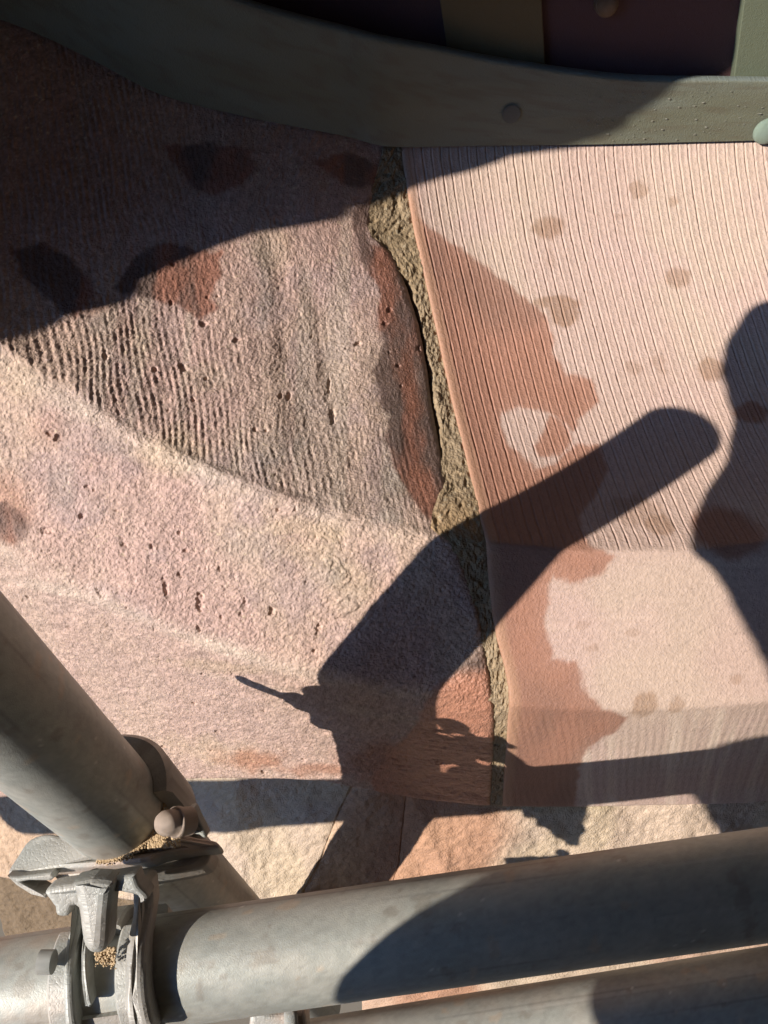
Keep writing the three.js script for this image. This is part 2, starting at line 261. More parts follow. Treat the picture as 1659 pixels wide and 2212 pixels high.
/* ---------- materials ---------- */
const stoneMat = (o) => new THREE.MeshStandardMaterial({ vertexColors: true, roughness: 0.93, metalness: 0, bumpMap: grainStone, bumpScale: 0.0005, ...o });
const wetMap = (fn, lo, hi, x0, x1, y0, y1) => {           // roughness of damp stone, laid out on the stone itself
  const n = 512, d = new Uint8Array(n * n * 4);
  for (let j = 0; j < n; j++) for (let i = 0; i < n; i++) { const x = mix(x0, x1, (i + 0.5) / n), y = mix(y0, y1, (j + 0.5) / n), v = 255 * mix(hi, lo, Math.min(1, fn(x, y))); d.set([v, v, v, 255], (j * n + i) * 4); }
  const t = new THREE.DataTexture(d, n, n); t.magFilter = THREE.LinearFilter; t.repeat.set(1 / (x1 - x0), 1 / (y1 - y0)); t.offset.set(-x0 / (x1 - x0), -y0 / (y1 - y0)); t.needsUpdate = true; return t;
};
const oldStone = stoneMat({ roughness: 1, bumpScale: 0.0004, roughnessMap: wetMap((x, y) => wetLeft(x, y) * ss(-0.06, 0.0, x - lerpTable(JL, y) + 0.05), 0.42, 0.95, -0.46, 0.14, -0.26, 0.42) });
const newStone = stoneMat({ roughness: 1, bumpScale: 0.0002, roughnessMap: wetMap(wetRight, 0.72, 0.95, -0.02, 0.44, -0.26, 0.42) });

/* ---------- the stone sill ---------- */
const wall = thing('stone_wall', 'red sandstone cornice of an old and a new block with a rough mortar joint, above paler wall stones', 'wall', V(0.05, -0.22, -0.62));
const steps = (list) => { const out = []; for (const [a, b, n] of list) for (let i = 0; i < n; i++) out.push(mix(a, b, i / n)); out.push(list[list.length - 1][1]); return out; };
{
  const ys = steps([[0.46, 0.36, 20], [0.36, 0.16, 190], [0.16, 0, 320]]).map((t) => t - 0), yl = 430;
  const rows = [...ys.map((y) => [y, 0]), ...Array.from({ length: yl }, (_, i) => [0, (i + 1) / yl]), [0, 1.001], [0, 1.002]];
  const cols = steps([[-0.5, -0.28, 26], [-0.28, 1, 560]]);  // below 1: blend to the joint edge
  const nu = cols.length + 3;
  const geo = grid(nu, rows.length, (i, j) => {
    const [yy, f] = rows[j], last = f > 1 ? Math.round((f - 1) * 1000) : 0;
    let y = yy - Math.min(1, f) * 0.2;                       // first guess, then settled on the ledge line below
    const c = cols[Math.min(i, cols.length - 1)];
    const edge = lerpTable(JL, f > 0 ? Math.min(1, f) * LE : yy);
    const x = c <= -0.28 ? c : mix(-0.28, edge, (c + 0.28) / 1.28);
    if (f > 0) y = Math.min(1, f) * LEDGE(x);
    let z = sillZ(x, y, mix(0.0022, 0.006, ss(-0.1, 0.02, x))) + oldRelief(x, y);
    const de = edge - x; z -= 0.0035 * Math.exp(-Math.max(0, de) / 0.0016);
    if (f > 0.9 && last === 0) { const dl = (1 - f) * 0.2265; z -= 0.003 * Math.exp(-dl / 0.0012); }
    const back = Math.max(0, i - cols.length + 1); z -= [0, 0.004, 0.012, 0.06][back];
    if (last) z -= [0, 0.01, 0.09][last];
    return [x, y + (last ? 0.0005 * last : 0), z];
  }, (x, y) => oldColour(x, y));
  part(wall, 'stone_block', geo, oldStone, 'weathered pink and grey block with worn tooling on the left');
}
{
  const cols = steps([[0, 0.30, 700], [0.30, 0.42, 60]]);
  const rowsA = steps([[0.46, 0.34, 16], [0.34, 0, 300]]), yl = 230;
  const rows = [...rowsA.map((y) => [y, 0]), ...Array.from({ length: yl }, (_, i) => [0, (i + 1) / yl]), [0, 1.001], [0, 1.002]];
  const geo = grid(cols.length + 3, rows.length, (i, j) => {
    const back = Math.max(0, 3 - i), s = cols[Math.max(0, i - 3)], [yy, f] = rows[j], last = f > 1 ? Math.round((f - 1) * 1000) : 0;
    const y0 = f > 0 ? Math.min(1, f) * LE : yy, x = lerpTable(JR, y0) + s, y = f > 0 ? Math.min(1, f) * LEDGE(x) : yy;
    let z = sillZ(x, y, 0.0016) + newRelief(x, y);
    if (f > 0.9 && !last) z -= 0.002 * Math.exp(-(1 - f) * 0.2265 / 0.001);
    z -= [0, 0.004, 0.012, 0.06][back]; if (last) z -= [0, 0.01, 0.09][last];
    return [x, y + (last ? 0.0005 * last : 0), z];
  }, (x, y) => newColour(x, y));
  part(wall, 'stone_block_001', geo, newStone, 'new pale pink block with combed grooves, damp along the joint');
}
{ // mortar: granular fill between the blocks, with a shrinkage gap along the old stone
  const nu = 46, rows = steps([[0.36, -0.222, 620]]);
  const geo = grid(nu, rows.length, (i, j) => {
    const y = rows[j], a = lerpTable(JL, y) - 0.003, b = lerpTable(JR, y) + 0.003, t = i / (nu - 1), x = mix(a, b, t);
    const lump = fbm(x * 480, y * 480, 3, 170) * 0.0013 + fbm(x * 1100, y * 1100, 2, 174) * 0.0008 + fbm(x * 60, y * 40, 2, 177) * 0.0028 - 0.0012 * ss(0.25, 0.6, noise(x * 260, y * 260, 178));
    let z = sillZ(x, y, 0.005) - 0.0022 + lump;
    const gap = ss(0.16, 0.15, y) * ss(0.03, 0.05, y) * gauss((x - a - 0.003), 0.0019 + 0.0010 * noise(y * 120, 2, 179)); z -= 0.0055 * gap;
    const low = ss(-0.02, -0.03, y); z -= 0.001 * low;
    return [x, y, z];
  }, (x, y) => { const n = fbm(x * 420, y * 420, 3, 180), m = fbm(x * 40, y * 40, 2, 184); let c = mix3([0.25, 0.185, 0.108], [0.29, 0.22, 0.14], ss(-0.3, 0.3, m)); c = mix3(c, [0.36, 0.235, 0.12], 0.5 * gauss(y + 0.008, 0.014)); c = mix3(c, [0.36, 0.31, 0.22], 0.6 * ss(0.62, 0.8, noise(x * 700, y * 700, 186))); const k = 1 + 0.38 * n; return [c[0] * k, c[1] * k, c[2] * k]; });
  part(wall, 'mortar_joint', geo, stoneMat({ roughness: 0.97 }), 'rough khaki mortar between the two blocks');
}
/* lower wall under the ledge */
const lowZ = (x, y) => -0.632 + 0.42 * (y + 0.22) - 0.034 * ss(0.06, -0.1, x) - 0.35 * Math.max(0, -0.12 - x);
const lowHit = (px, py) => { const d = ray(px, py); let t = 0.62; for (let i = 0; i < 40; i++) t += 0.7 * (-lowZ(d.x * t, d.y * t) - t); return d.multiplyScalar(t); };
{
  const eA = [[760, 1700], [730, 1760], [695, 1850], [650, 1935], [600, 2030]].map((p) => lowHit(...p)), eB = [[880, 1700], [868, 1800], [862, 1860], [850, 1900], [820, 2100]].map((p) => lowHit(...p));
  const tab = (e) => e.map((p) => [p.y, p.x]).sort((a, b) => a[0] - b[0]), TA = tab(eA), TB = tab(eB);
  const hue = [[0.47, 0.375, 0.29], [0.42, 0.285, 0.20], [0.47, 0.37, 0.285]];
  const step = lowHit(0, 1893).y;
  const block = (n, xa, xb, ya, yb, nu, nv, k, name, label) => {
    const geo = grid(nu, nv, (i, j) => {
      const f = j / (nv - 1), y = mix(ya, yb, f), t = i / (nu - 1), x = mix(xa(y), xb(y), t);
      const e = Math.min(x - xa(y), xb(y) - x, y - yb, 0.02);
      let z = lowZ(x, y) + k + fbm(x * 30, y * 30, 3, 200) * 0.005 + fbm(x * 260, y * 260, 2, 204 + n) * 0.0014 - 0.0012 * Math.exp(-Math.max(0, e) / 0.003);
      z += 0.0022 * (1 - 2 * Math.abs(noise(x * 22 + y * 9, y * 7 - x * 8, 209 + n)));
      if (j === nv - 1) z -= 0.04; else if (i === 0 || i === nu - 1) z -= 0.0012;
      return [x, y, z];
    }, (x, y) => {
      const m = fbm(x * 20, y * 20, 3, 220 + n), q = fbm(x * 420, y * 420, 2, 224 + n); let c = mix3(hue[n % 3], [0.47, 0.38, 0.27], ss(-0.15, 0.35, m) * (n === 1 ? 0.35 : 0.8));
      c = mix3(c, [0.38, 0.205, 0.125], 0.85 * ss(0.115, 0.07, x + 0.03 * m) * ss(-0.02, 0.015, x + 0.03 * m));
      c = mix3(c, [0.36, 0.31, 0.16], 0.7 * gauss(y + 0.219, 0.008) * ss(0.05, 0.09, x) * ss(0.2, 0.16, x));
      if (n === 0) c = mix3(c, [0.44, 0.29, 0.18], 0.6 * ss(-0.22, -0.28, x));
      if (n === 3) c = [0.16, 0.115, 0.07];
      const kk = 1 + 0.28 * q; return [c[0] * kk, c[1] * kk, c[2] * kk];
    });
    part(wall, name, geo, stoneMat({}), label);
  };
  block(0, () => -0.42, (y) => lerpTable(TA, y) + 0.0003, -0.18, step, 330, 110, 0.002, 'stone_block_002', 'pale buff stone under the ledge beside the upright');
  block(1, (y) => lerpTable(TA, y) - 0.0003, (y) => lerpTable(TB, y) + 0.0003, -0.18, -0.34, 90, 130, 0.0018, 'stone_block_003', 'reddish stone under the ledge');
  block(2, (y) => lerpTable(TB, y) - 0.0003, () => 0.5, -0.18, -0.34, 330, 130, 0.0022, 'stone_block_004', 'pale stone stained red, under the new block');
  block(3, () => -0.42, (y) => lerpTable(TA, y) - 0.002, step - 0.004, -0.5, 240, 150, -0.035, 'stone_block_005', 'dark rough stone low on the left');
  block(4, () => -0.02, () => 0.5, -0.345, -0.5, 120, 60, -0.002, 'stone_block_006');
}

/* ---------- green metal kerb, panel and strips above the sill ---------- */
const paint = (lit, r = 0.6) => new THREE.MeshStandardMaterial({ color: new THREE.Color().setRGB(...lit), roughness: r, metalness: 0.05, bumpMap: grainMetal, bumpScale: 0.0003 });
const BACK = V(0, UP.z, -UP.y).normalize();
const low = [[-330, -60], [-150, -5], [0, 48], [75, 76], [200, 135], [350, 211], [550, 262], [750, 301], [830, 321], [1000, 321], [1250, 318], [1450, 314], [1659, 309], [1900, 304], [2300, 300]];
const topY = [[-330, -420], [0, -240], [200, -120], [350, -60], [510, 0], [640, 40], [829, 82], [960, 108], [1179, 150], [1300, 165], [1404, 173], [1579, 172], [1659, 175], [2100, 180], [2600, 184]];
const kerb = thing('metal_kerb', 'curved green painted metal band with rivets standing along the upper edge of the sandstone sill', 'metal band', onSill(1000, 321));
const kerbCurve = new THREE.CatmullRomCurve3(low.map(([px, py]) => { const p = onSill(px, py); p.z += 0.004; return p; }));
const kerbTop = (b) => { let lo = 0.005, hi = 0.16; for (let i = 0; i < 40; i++) { const h = (lo + hi) / 2, t = b.clone().addScaledVector(UP, h); const px = PX - F * t.x / t.z, py = PY + F * t.y / t.z; if (t.z > -0.05 || py < lerpTable(topY, px)) hi = h; else lo = h; } return (lo + hi) / 2; };
const kb = Array.from({ length: 121 }, (_, i) => kerbCurve.getPoint(i / 120)), kh = kb.map(kerbTop), khs = kh.map((_, i) => { let s = 0, n = 0; for (let k = -4; k <= 4; k++) if (kh[i + k] !== undefined) { s += kh[i + k]; n++; } return s / n; });
{
  const T = 0.007, prof = [[0, -0.004], [0, 0.2], [0, 0.45], [0, 0.75], [0, 0.97], [0.15, 1], [0.85, 1], [1, 0.97], [1, 0.5], [1, -0.004]];   // [towards the back, up]
  const NV = 40, geo = grid(121, prof.length + NV - 4, (i, j) => {
    const b = kb[i], h = khs[i]; let q; if (j < NV) q = [0, mix(0, 0.97, j / (NV - 1))]; else q = prof[Math.min(prof.length - 1, 5 + j - NV)];
    const p = b.clone().addScaledVector(UP, h * q[1]).addScaledVector(BACK, T * q[0] - (q[0] === 0 ? 0.0006 * fbm(i * 0.16, j * 0.1, 2, 240) : 0)); return [p.x, p.y, p.z, i * 0.006, h * q[1]];
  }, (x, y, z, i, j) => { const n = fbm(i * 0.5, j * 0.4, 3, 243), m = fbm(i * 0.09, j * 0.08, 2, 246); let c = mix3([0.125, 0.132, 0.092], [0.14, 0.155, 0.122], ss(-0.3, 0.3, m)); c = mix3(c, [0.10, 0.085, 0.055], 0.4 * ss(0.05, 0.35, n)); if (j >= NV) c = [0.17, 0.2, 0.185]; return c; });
  part(kerb, 'band', geo, new THREE.MeshStandardMaterial({ vertexColors: true, roughness: 0.62, metalness: 0.05, bumpMap: grainMetal, bumpScale: 0.0004 }));
  const rivet = (px, py, r, name, label, mat, tall = 0.55) => {
    let best = 0, bd = 1e9; kb.forEach((b, i) => { const m = b.clone().addScaledVector(UP, khs[i] * 0.4), q = PX - F * m.x / m.z; if (Math.abs(q - px) < bd) { bd = Math.abs(q - px); best = i; } });
    const c = onPlane(px, py, kb[best].clone().addScaledVector(BACK, -0.001), BACK);
    const g = new THREE.SphereGeometry(r, 24, 12, 0, Math.PI * 2, 0, Math.PI / 2); g.scale(1, tall, 1); g.applyQuaternion(new THREE.Quaternion().setFromUnitVectors(V(0, 1, 0), BACK.clone().negate())); g.translate(c.x, c.y, c.z);
    part(kerb, name, g, mat, label);
  };
  rivet(1656, 283, 0.0088, 'rivet', 'pale green round rivet', paint([0.24, 0.32, 0.26], 0.5));
  rivet(1105, 247, 0.006, 'rivet_001', 'flat bluish rivet', paint([0.10, 0.11, 0.10], 0.5), 0.07);
  // scuffs: small chips of bright metal and paint
  const chips = []; for (let i = 0; i < 70; i++) { const px = 1230 + 420 * rnd(), py = 195 + 110 * rnd(); const k = Math.round(mix(0, 120, ss(-200, 2000, px))); let b = 0, bd = 1e9; kb.forEach((q, n) => { const e = Math.abs(PX - F * q.x / q.z - px); if (e < bd) { bd = e; b = n; } }); const c = onPlane(px, py, kb[b].clone().addScaledVector(BACK, -0.0006), BACK); const g = new THREE.IcosahedronGeometry(0.0003 + 0.0006 * rnd() * rnd(), 1); g.scale(1.6, 0.7, 0.5); g.translate(c.x, c.y, c.z); chips.push(g); }
  const m = part(kerb, 'paint_chips', merged(chips), paint([0.27, 0.27, 0.22], 0.5)); m.userData.kind = 'stuff';
}
{
  const P0 = kb[70].clone(); P0.addScaledVector(BACK, 0.014 + Math.max(...kb.slice(20, 110).map((b) => b.clone().sub(P0).dot(BACK))));
  const panel = thing('back_panel', 'dark maroon metal panel with olive strips behind the green band', 'panel', P0);
  const frame = new THREE.Matrix4().makeBasis(V(1, 0, 0).addScaledVector(UP, -UP.x).addScaledVector(BACK, 0).normalize(), UP, V(0, 0, 1));
  const ex = UP.clone().cross(BACK).normalize(); if (ex.x < 0) ex.negate(); const ez = ex.clone().cross(UP).normalize();
  const M = new THREE.Matrix4().makeBasis(ex, UP, ez);
  const slab = (poly, off, th, bevel) => {
    const p0 = P0.clone().addScaledVector(ez, off), sh = new THREE.Shape(poly.map(([px, py]) => { const d = onPlane(px, py, p0, ez).sub(p0); return new THREE.Vector2(d.dot(ex), d.dot(UP)); }));
    const g = new THREE.ExtrudeGeometry(sh, { depth: th, bevelEnabled: bevel > 0, bevelSize: bevel, bevelThickness: bevel, bevelSegments: 2, curveSegments: 4 }); g.applyMatrix4(M); g.translate(p0.x - ez.x * th, p0.y - ez.y * th, p0.z - ez.z * th); return g;
  };
  part(panel, 'plate', slab([[-300, 560], [2200, 560], [2200, -1000], [-300, -1000]], 0, 0.006, 0), paint([0.085, 0.04, 0.042], 0.7));
  part(panel, 'strip', slab([[861, -600], [1133, -600], [1182, 250], [990, 250]], 0.0045, 0.004, 0.0006), paint([0.125, 0.095, 0.045], 0.65), 'olive strip across the maroon panel');
  part(panel, 'strip_001', slab([[1690, -600], [1930, -600], [1900, 260], [1574, 260]], 0.0075, 0.007, 0.0006), paint([0.115, 0.135, 0.09], 0.6), 'green strip at the right edge');
  const bolt = onPlane(1310, 8, P0.clone().addScaledVector(ez, 0.004), ez);
  const bg = [new THREE.CylinderGeometry(0.0068, 0.0074, 0.006, 20), new THREE.SphereGeometry(0.0062, 18, 10)]; bg[1].scale(1, 0.5, 1); bg[1].translate(0, 0.003, 0);
  const q = new THREE.Quaternion().setFromUnitVectors(V(0, 1, 0), ez); const bm = merged(bg); bm.applyQuaternion(q); bm.translate(bolt.x, bolt.y, bolt.z);
  part(panel, 'bolt', bm, paint([0.19, 0.12, 0.07], 0.6));
}

/* ---------- scaffold tubes ---------- */
const galv = (o = {}) => new THREE.MeshStandardMaterial({ vertexColors: true, roughness: 0.5, metalness: 0.3, bumpMap: grainMetal, bumpScale: 0.00008, ...o });
const TR = 0.02415;
function galvColour(a, th, s, dust) {                      // along the tube (m), round it (rad)
  const w = th * TR, n = fbm(a * 26, w * 70, 4, s), f = fbm(a * 420, w * 620, 3, s + 5), st = noise(a * 5, w * 1100, s + 9), st2 = noise(a * 14 + 40 * w, w * 420, s + 11), sp = noise(a * 1500, w * 1500, s + 13), cell = noise(a * 150, w * 150, s + 15);
  let c = mix3([0.335, 0.35, 0.318], [0.385, 0.39, 0.35], ss(-0.4, 0.4, n + 0.35 * cell)); c = mix3(c, [0.47, 0.47, 0.44], 0.5 * ss(0.55, 0.9, st) * ss(-0.2, 0.4, st2)); c = mix3(c, [0.15, 0.15, 0.14], 0.4 * ss(0.72, 0.9, -st));
  c = mix3(c, [0.40, 0.28, 0.20], dust * ss(-0.1, 0.3, fbm(a * 55 + 5, w * 60, 4, s + 17)));
  const sl = fbm(a * 90, w * 90, 3, s + 23); c = mix3(c, [0.44, 0.38, 0.30], 0.7 * ss(0.45, 0.5, sl)); c = mix3(c, [0.20, 0.16, 0.12], 0.35 * ss(0.42, 0.5, -sl));
  const k = 1 + 0.22 * f; c = [c[0] * k, c[1] * k, c[2] * k]; if (sp > 0.95) c = [0.55, 0.55, 0.5]; return c;
}
function tubeGeo(A, B, s, dustAt, seam) {                  // hollow tube with rounded rims
  const ax = B.clone().sub(A), len = ax.length(); ax.normalize(); const e1 = V(0, 0, 1).addScaledVector(ax, -ax.z).normalize(), e2 = ax.clone().cross(e1);
  const prof = [[TR - 0.0032, 0.004], [TR - 0.0032, 0.0006], [TR - 0.0026, 0], [TR - 0.0006, 0], [TR, 0.0006]], n = Math.ceil(len / 0.0016);
  const rows = [...prof]; for (let i = 1; i < n; i++) rows.push([TR, 0.0006 + (len - 0.0012) * i / n]); for (const [r, d] of [...prof].reverse()) rows.push([r, len - d]);
  const NU = 129;
  return grid(NU, rows.length, (i, j) => { const th = i / (NU - 1) * Math.PI * 2 - Math.PI, [r, a] = rows[j], q = r === TR ? r + 0.00012 * fbm(a * 40, th * 3, 2, s) * (i % (NU - 1) ? 1 : 0) : r; const p = A.clone().addScaledVector(ax, a).addScaledVector(e1, q * Math.cos(th)).addScaledVector(e2, q * Math.sin(th)); return [p.x, p.y, p.z, a, th * TR]; },
    (x, y, z, i, j) => { const th = i / (NU - 1) * Math.PI * 2 - Math.PI, a = rows[j][1]; let c = galvColour(a, th, s, dustAt(a, th, len)); if (seam !== undefined) c = mix3(c, [0.42, 0.41, 0.38], 0.7 * gauss(th - seam, 0.012) * (0.5 + 0.5 * noise(a * 60, 1, 5))); return c; });
}
const DU = UP.clone(), DB = V(-0.13256, -0.14712, -0.40688);
const HD = V(0.98968, 0.14325, 0.00328).normalize(), H0 = V(0, -0.20086, -0.38815);
{
  const A = DB.clone().addScaledVector(DU, -0.62), B = DB.clone().addScaledVector(DU, 0.277);
  const t = thing('scaffold_upright', 'upright grey scaffold tube clamped behind the level tube at lower left', 'scaffold tube', A, 'grey scaffold tubes');
  part(t, 'tube', tubeGeo(A, B, 300, (a, th) => 0.06 + 0.2 * gauss(a - 0.62, 0.03)), galv());
}
{
  const A = H0.clone().addScaledVector(HD, -0.75), B = H0.clone().addScaledVector(HD, 0.9);
  const t = thing('scaffold_ledger', 'level grey scaffold tube crossing the whole picture below the stone ledge', 'scaffold tube', A, 'grey scaffold tubes');
  part(t, 'tube', tubeGeo(A, B, 340, (a) => 0.05 + 0.5 * ss(0.64, 0.55, a), -0.5), galv());
}
{
  const z = -0.5, p = onPlane(829, 2177, V(0, 0, z), V(0, 0, 1)), q = onPlane(1659, 2045, V(0, 0, z), V(0, 0, 1)), d = q.clone().sub(p).normalize(), nn = V(-d.y, d.x, 0);
  // the upper outline is tangent: move the axis down by the radius seen from here
  const c = p.clone(), m = c.clone().addScaledVector(nn, -TR * 1.13); const A = m.clone().addScaledVector(d, -0.32), B = m.clone().addScaledVector(d, 0.9);
  const t = thing('scaffold_tube', 'second level scaffold tube, half hidden below the first at the bottom edge', 'scaffold tube', A, 'grey scaffold tubes');
  part(t, 'tube', tubeGeo(A, B, 380, () => 0.1), galv());
}

/* ---------- coupler ---------- */
const castMat = galv({ roughness: 0.55, metalness: 0.2, bumpMap: grainStone, bumpScale: 0.00013 });
const castTint = (g, s, dust = 0.3) => tint(g, (x, y, z) => { const n = fbm(x * 70 + z * 40, y * 70, 3, s), f = fbm(x * 600 + z * 300, y * 600, 2, s + 4); let c = mix3([0.29, 0.305, 0.28], [0.40, 0.40, 0.365], ss(-0.3, 0.3, n)); c = mix3(c, [0.18, 0.165, 0.14], 0.5 * ss(0.15, 0.4, fbm(x * 120 + 7, y * 120 - z * 90, 3, s + 12))); c = mix3(c, [0.45, 0.325, 0.25], dust * ss(-0.2, 0.3, fbm(x * 55, y * 55 + z * 60, 3, s + 8))); const k = 1 + 0.22 * f; return [c[0] * k, c[1] * k, c[2] * k]; });
const view = DB.clone().negate().normalize(), cc = view.clone().addScaledVector(DU, -view.dot(DU)).normalize(), cr = cc.clone().cross(DU).normalize();
const collarM = new THREE.Matrix4().makeBasis(cr, cc, DU);
function collarSlab(poly, top, depth, bevel, holes = []) { // outline on the plane square to the upright at height `top`, extruded down
  const p0 = DB.clone().addScaledVector(DU, top), to2 = ([px, py]) => { const d = onPlane(px, py, p0, DU).sub(p0); return new THREE.Vector2(d.dot(cr), d.dot(cc)); };
  const sh = new THREE.Shape(new THREE.SplineCurve(poly.map(to2)).getPoints(poly.length * 3)); for (const h of holes) sh.holes.push(new THREE.Path(h.map(to2)));
  const g = new THREE.ExtrudeGeometry(sh, { depth: depth - 2 * bevel, bevelEnabled: true, bevelSize: bevel, bevelOffset: -bevel, bevelThickness: bevel, bevelSegments: 3, curveSegments: 6 });
  g.translate(0, 0, -depth + bevel); g.applyMatrix4(collarM); g.translate(p0.x, p0.y, p0.z); return g;
}
function facing(poly, z, depth, bevel, smooth = true) {    // outline on a plane square to the sight line at depth z
  const q = poly.map(([px, py]) => { const p = atZ(px, py, z); return new THREE.Vector2(p.x, p.y); });
  const sh = new THREE.Shape(smooth ? new THREE.SplineCurve(q).getPoints(q.length * 3) : q);
  const g = new THREE.ExtrudeGeometry(sh, { depth: depth - 2 * bevel, bevelEnabled: true, bevelSize: bevel, bevelOffset: -bevel, bevelThickness: bevel, bevelSegments: 4, curveSegments: 6 });
  g.translate(0, 0, z - depth + bevel); return g;
}
function bar(pts, r, seg = 40, flat = 1) {                 // round-ended bar through points, with radii
  const cv = new THREE.CatmullRomCurve3(pts), g = new THREE.TubeGeometry(cv, seg, r, 14), e = [g];
  for (const t of [0, 1]) { const s = new THREE.SphereGeometry(r, 14, 10); const p = cv.getPoint(t); s.translate(p.x, p.y, p.z); e.push(s); }
  return merged(e);
}
function shell(t0, t1, a0, a1, r0, r1, O, D) {             // part of a pipe round axis O + D t, angles from the viewer's side, positive upwards
  const e1 = V(0, 0, 1).addScaledVector(D, -D.z).normalize(), e2 = e1.clone().cross(D).negate(); if (e2.y < 0) e2.negate();
  const ring = [[t0, r0], [t0, r1 - 0.0012], [t0 + 0.0012, r1], [t1 - 0.0012, r1], [t1, r1 - 0.0012], [t1, r0], [t0, r0]], NA = 40;
  const g = grid(ring.length, NA + 3, (i, j) => { const k = Math.min(NA, Math.max(0, j - 1)), a = mix(a0, a1, k / NA); let [t, r] = ring[i]; if (j === 0 || j === NA + 2) { t = (t0 + t1) / 2; r = (r0 + r1) / 2; } const p = O.clone().addScaledVector(D, t).addScaledVector(e1, r * Math.cos(a)).addScaledVector(e2, r * Math.sin(a)); return [p.x, p.y, p.z, t, a * r]; });
  return toCreasedNormals(g, 0.6);
}
const hx = (px) => { const p = atZ(px, 2100, -0.36); return p.x / HD.x; };   // station on the ledger
{
  const k = thing('scaffold_coupler', 'galvanised cast scaffold coupler joining the upright to the level tube, dusted with sand', 'coupler', DB.clone().addScaledVector(DU, -0.03));
  const saddle = collarSlab([[128, 1804], [98, 1801], [62, 1814], [36, 1850], [16, 1888], [60, 1888], [130, 1876], [200, 1872], [310, 1861], [345, 1850], [400, 1842], [446, 1838], [442, 1822], [402, 1812], [372, 1799], [345, 1792], [322, 1800], [290, 1790], [200, 1795], [150, 1795]], 0.001, 0.0115, 0.0018);
  { const p = saddle.attributes.position, q = V(0, 0, 0); for (let i = 0; i < p.count; i++) { q.fromBufferAttribute(p, i); const w = ss(-0.115, -0.085, q.x) * 0.02; q.addScaledVector(UP, -w * 0.75).add(V(0, 0.0035 * w / 0.02, -w * 0.3)); p.setXYZ(i, q.x, q.y, q.z); } saddle.computeVertexNormals(); }
  part(k, 'saddle', castTint(saddle, 400, 0.75), castMat, 'dusty flat rim round the upright');
  part(k, 'boss', castTint(collarSlab([[118, 1872], [112, 1886], [124, 1898], [160, 1900], [225, 1894], [270, 1880], [280, 1862], [240, 1850], [160, 1852]], -0.009, 0.013, 0.003), 410, 0.2), castMat);
  { const g = collarSlab([[285, 1862], [340, 1848], [425, 1838], [432, 1852], [415, 1878], [350, 1890], [300, 1895], [270, 1885]], -0.009, 0.016, 0.002), p = g.attributes.position, q = V(0, 0, 0); for (let i = 0; i < p.count; i++) { q.fromBufferAttribute(p, i); const w = ss(-0.115, -0.085, q.x); q.addScaledVector(UP, -0.015 * w).add(V(0, 0.0035 * w, -0.006 * w)); p.setXYZ(i, q.x, q.y, q.z); } g.computeVertexNormals(); part(k, 'boss_001', castTint(g, 412, 0.3), castMat); }
  part(k, 'web', castTint(facing([[14, 1893], [40, 1894], [110, 1886], [118, 1896], [108, 1904], [62, 1903], [46, 1906], [70, 1924], [100, 1933], [98, 1942], [66, 1934], [34, 1914]], -0.386, 0.012, 0.0014, false), 415, 0.2), castMat, 'thin rib with a dark hollow');
  // flap: the half ring round the back and right of the upright
  const P = (ang, r, t) => DB.clone().addScaledVector(DU, t).addScaledVector(cr, r * Math.cos(ang)).addScaledVector(cc, r * Math.sin(ang));
  const ringP = [[-0.03, 0.0243], [-0.03, 0.0305], [-0.028, 0.0328], [0.014, 0.0328], [0.017, 0.0305], [0.017, 0.0243], [-0.03, 0.0243]], NA = 60;
  const flap = grid(ringP.length, NA + 1, (i, j) => { const a = mix(Math.PI * 0.74, Math.PI * 1.5, Math.min(1, Math.max(0, (j - 1) / (NA - 2)))), [t, r] = j === 0 || j === NA ? [-0.006, 0.028] : ringP[i], p = P(a, r + 0.0015 * gauss(j / NA - 0.35, 0.2) * (r > 0.03 ? 1 : 0), t); return [p.x, p.y, p.z]; });
  part(k, 'flap', castTint(toCreasedNormals(flap, 0.7), 420, 0.25), castMat, 'hinged half ring round the upright');
  // eye bolt and nut on the hidden side, seen only by their shadow
  part(k, 'swing_bolt', castTint(merged([bar([V(-0.187, -0.113, -0.42), V(-0.165, -0.126, -0.421), V(-0.128, -0.142, -0.424)], 0.0045), (() => { const g = new THREE.CylinderGeometry(0.0105, 0.0105, 0.012, 6); g.applyQuaternion(new THREE.Quaternion().setFromUnitVectors(V(0, 1, 0), V(0.86, -0.5, 0).normalize())); g.translate(-0.158, -0.131, -0.421); return g; })()]), 430, 0.2), castMat);
  // bolt head and fork at the right
  { // bolt end: domed shank on a washer, pointing out at the viewer's left
    const hd = atZ(380, 1776, -0.386), ax = V(-0.62, 0.2, 0.75).normalize(), q = new THREE.Quaternion().setFromUnitVectors(V(0, 1, 0), ax);
    const prof = [[0, 0.0105], [0.002, 0.0103], [0.0042, 0.0092], [0.0056, 0.007], [0.006, 0.0045], [0.006, 0.0012], [0.0068, 0.001], [0.0072, 0.0004], [0.0072, -0.0016], [0.0066, -0.002], [0.0066, -0.008]].map(([r, y]) => new THREE.Vector2(r, y)).reverse();
    const g = new THREE.LatheGeometry(prof, 28); g.applyQuaternion(q); g.translate(hd.x, hd.y, hd.z); part(k, 'bolt', tint(g, (x, y, z) => { const k = 1 + 0.5 * fbm(x * 300, y * 300 + z * 200, 3, 441); return [0.44 * k, 0.355 * k, 0.285 * k]; }), castMat, 'dusty domed bolt end beside the upright');
  }
  part(k, 'fork', castTint(facing([[352, 1786], [370, 1800], [395, 1803], [412, 1793], [424, 1800], [440, 1812], [446, 1806], [438, 1788], [428, 1768], [418, 1748], [404, 1752], [412, 1768], [404, 1785], [385, 1795], [362, 1786]], -0.392, 0.009, 0.0016), 445, 0.8), castMat);
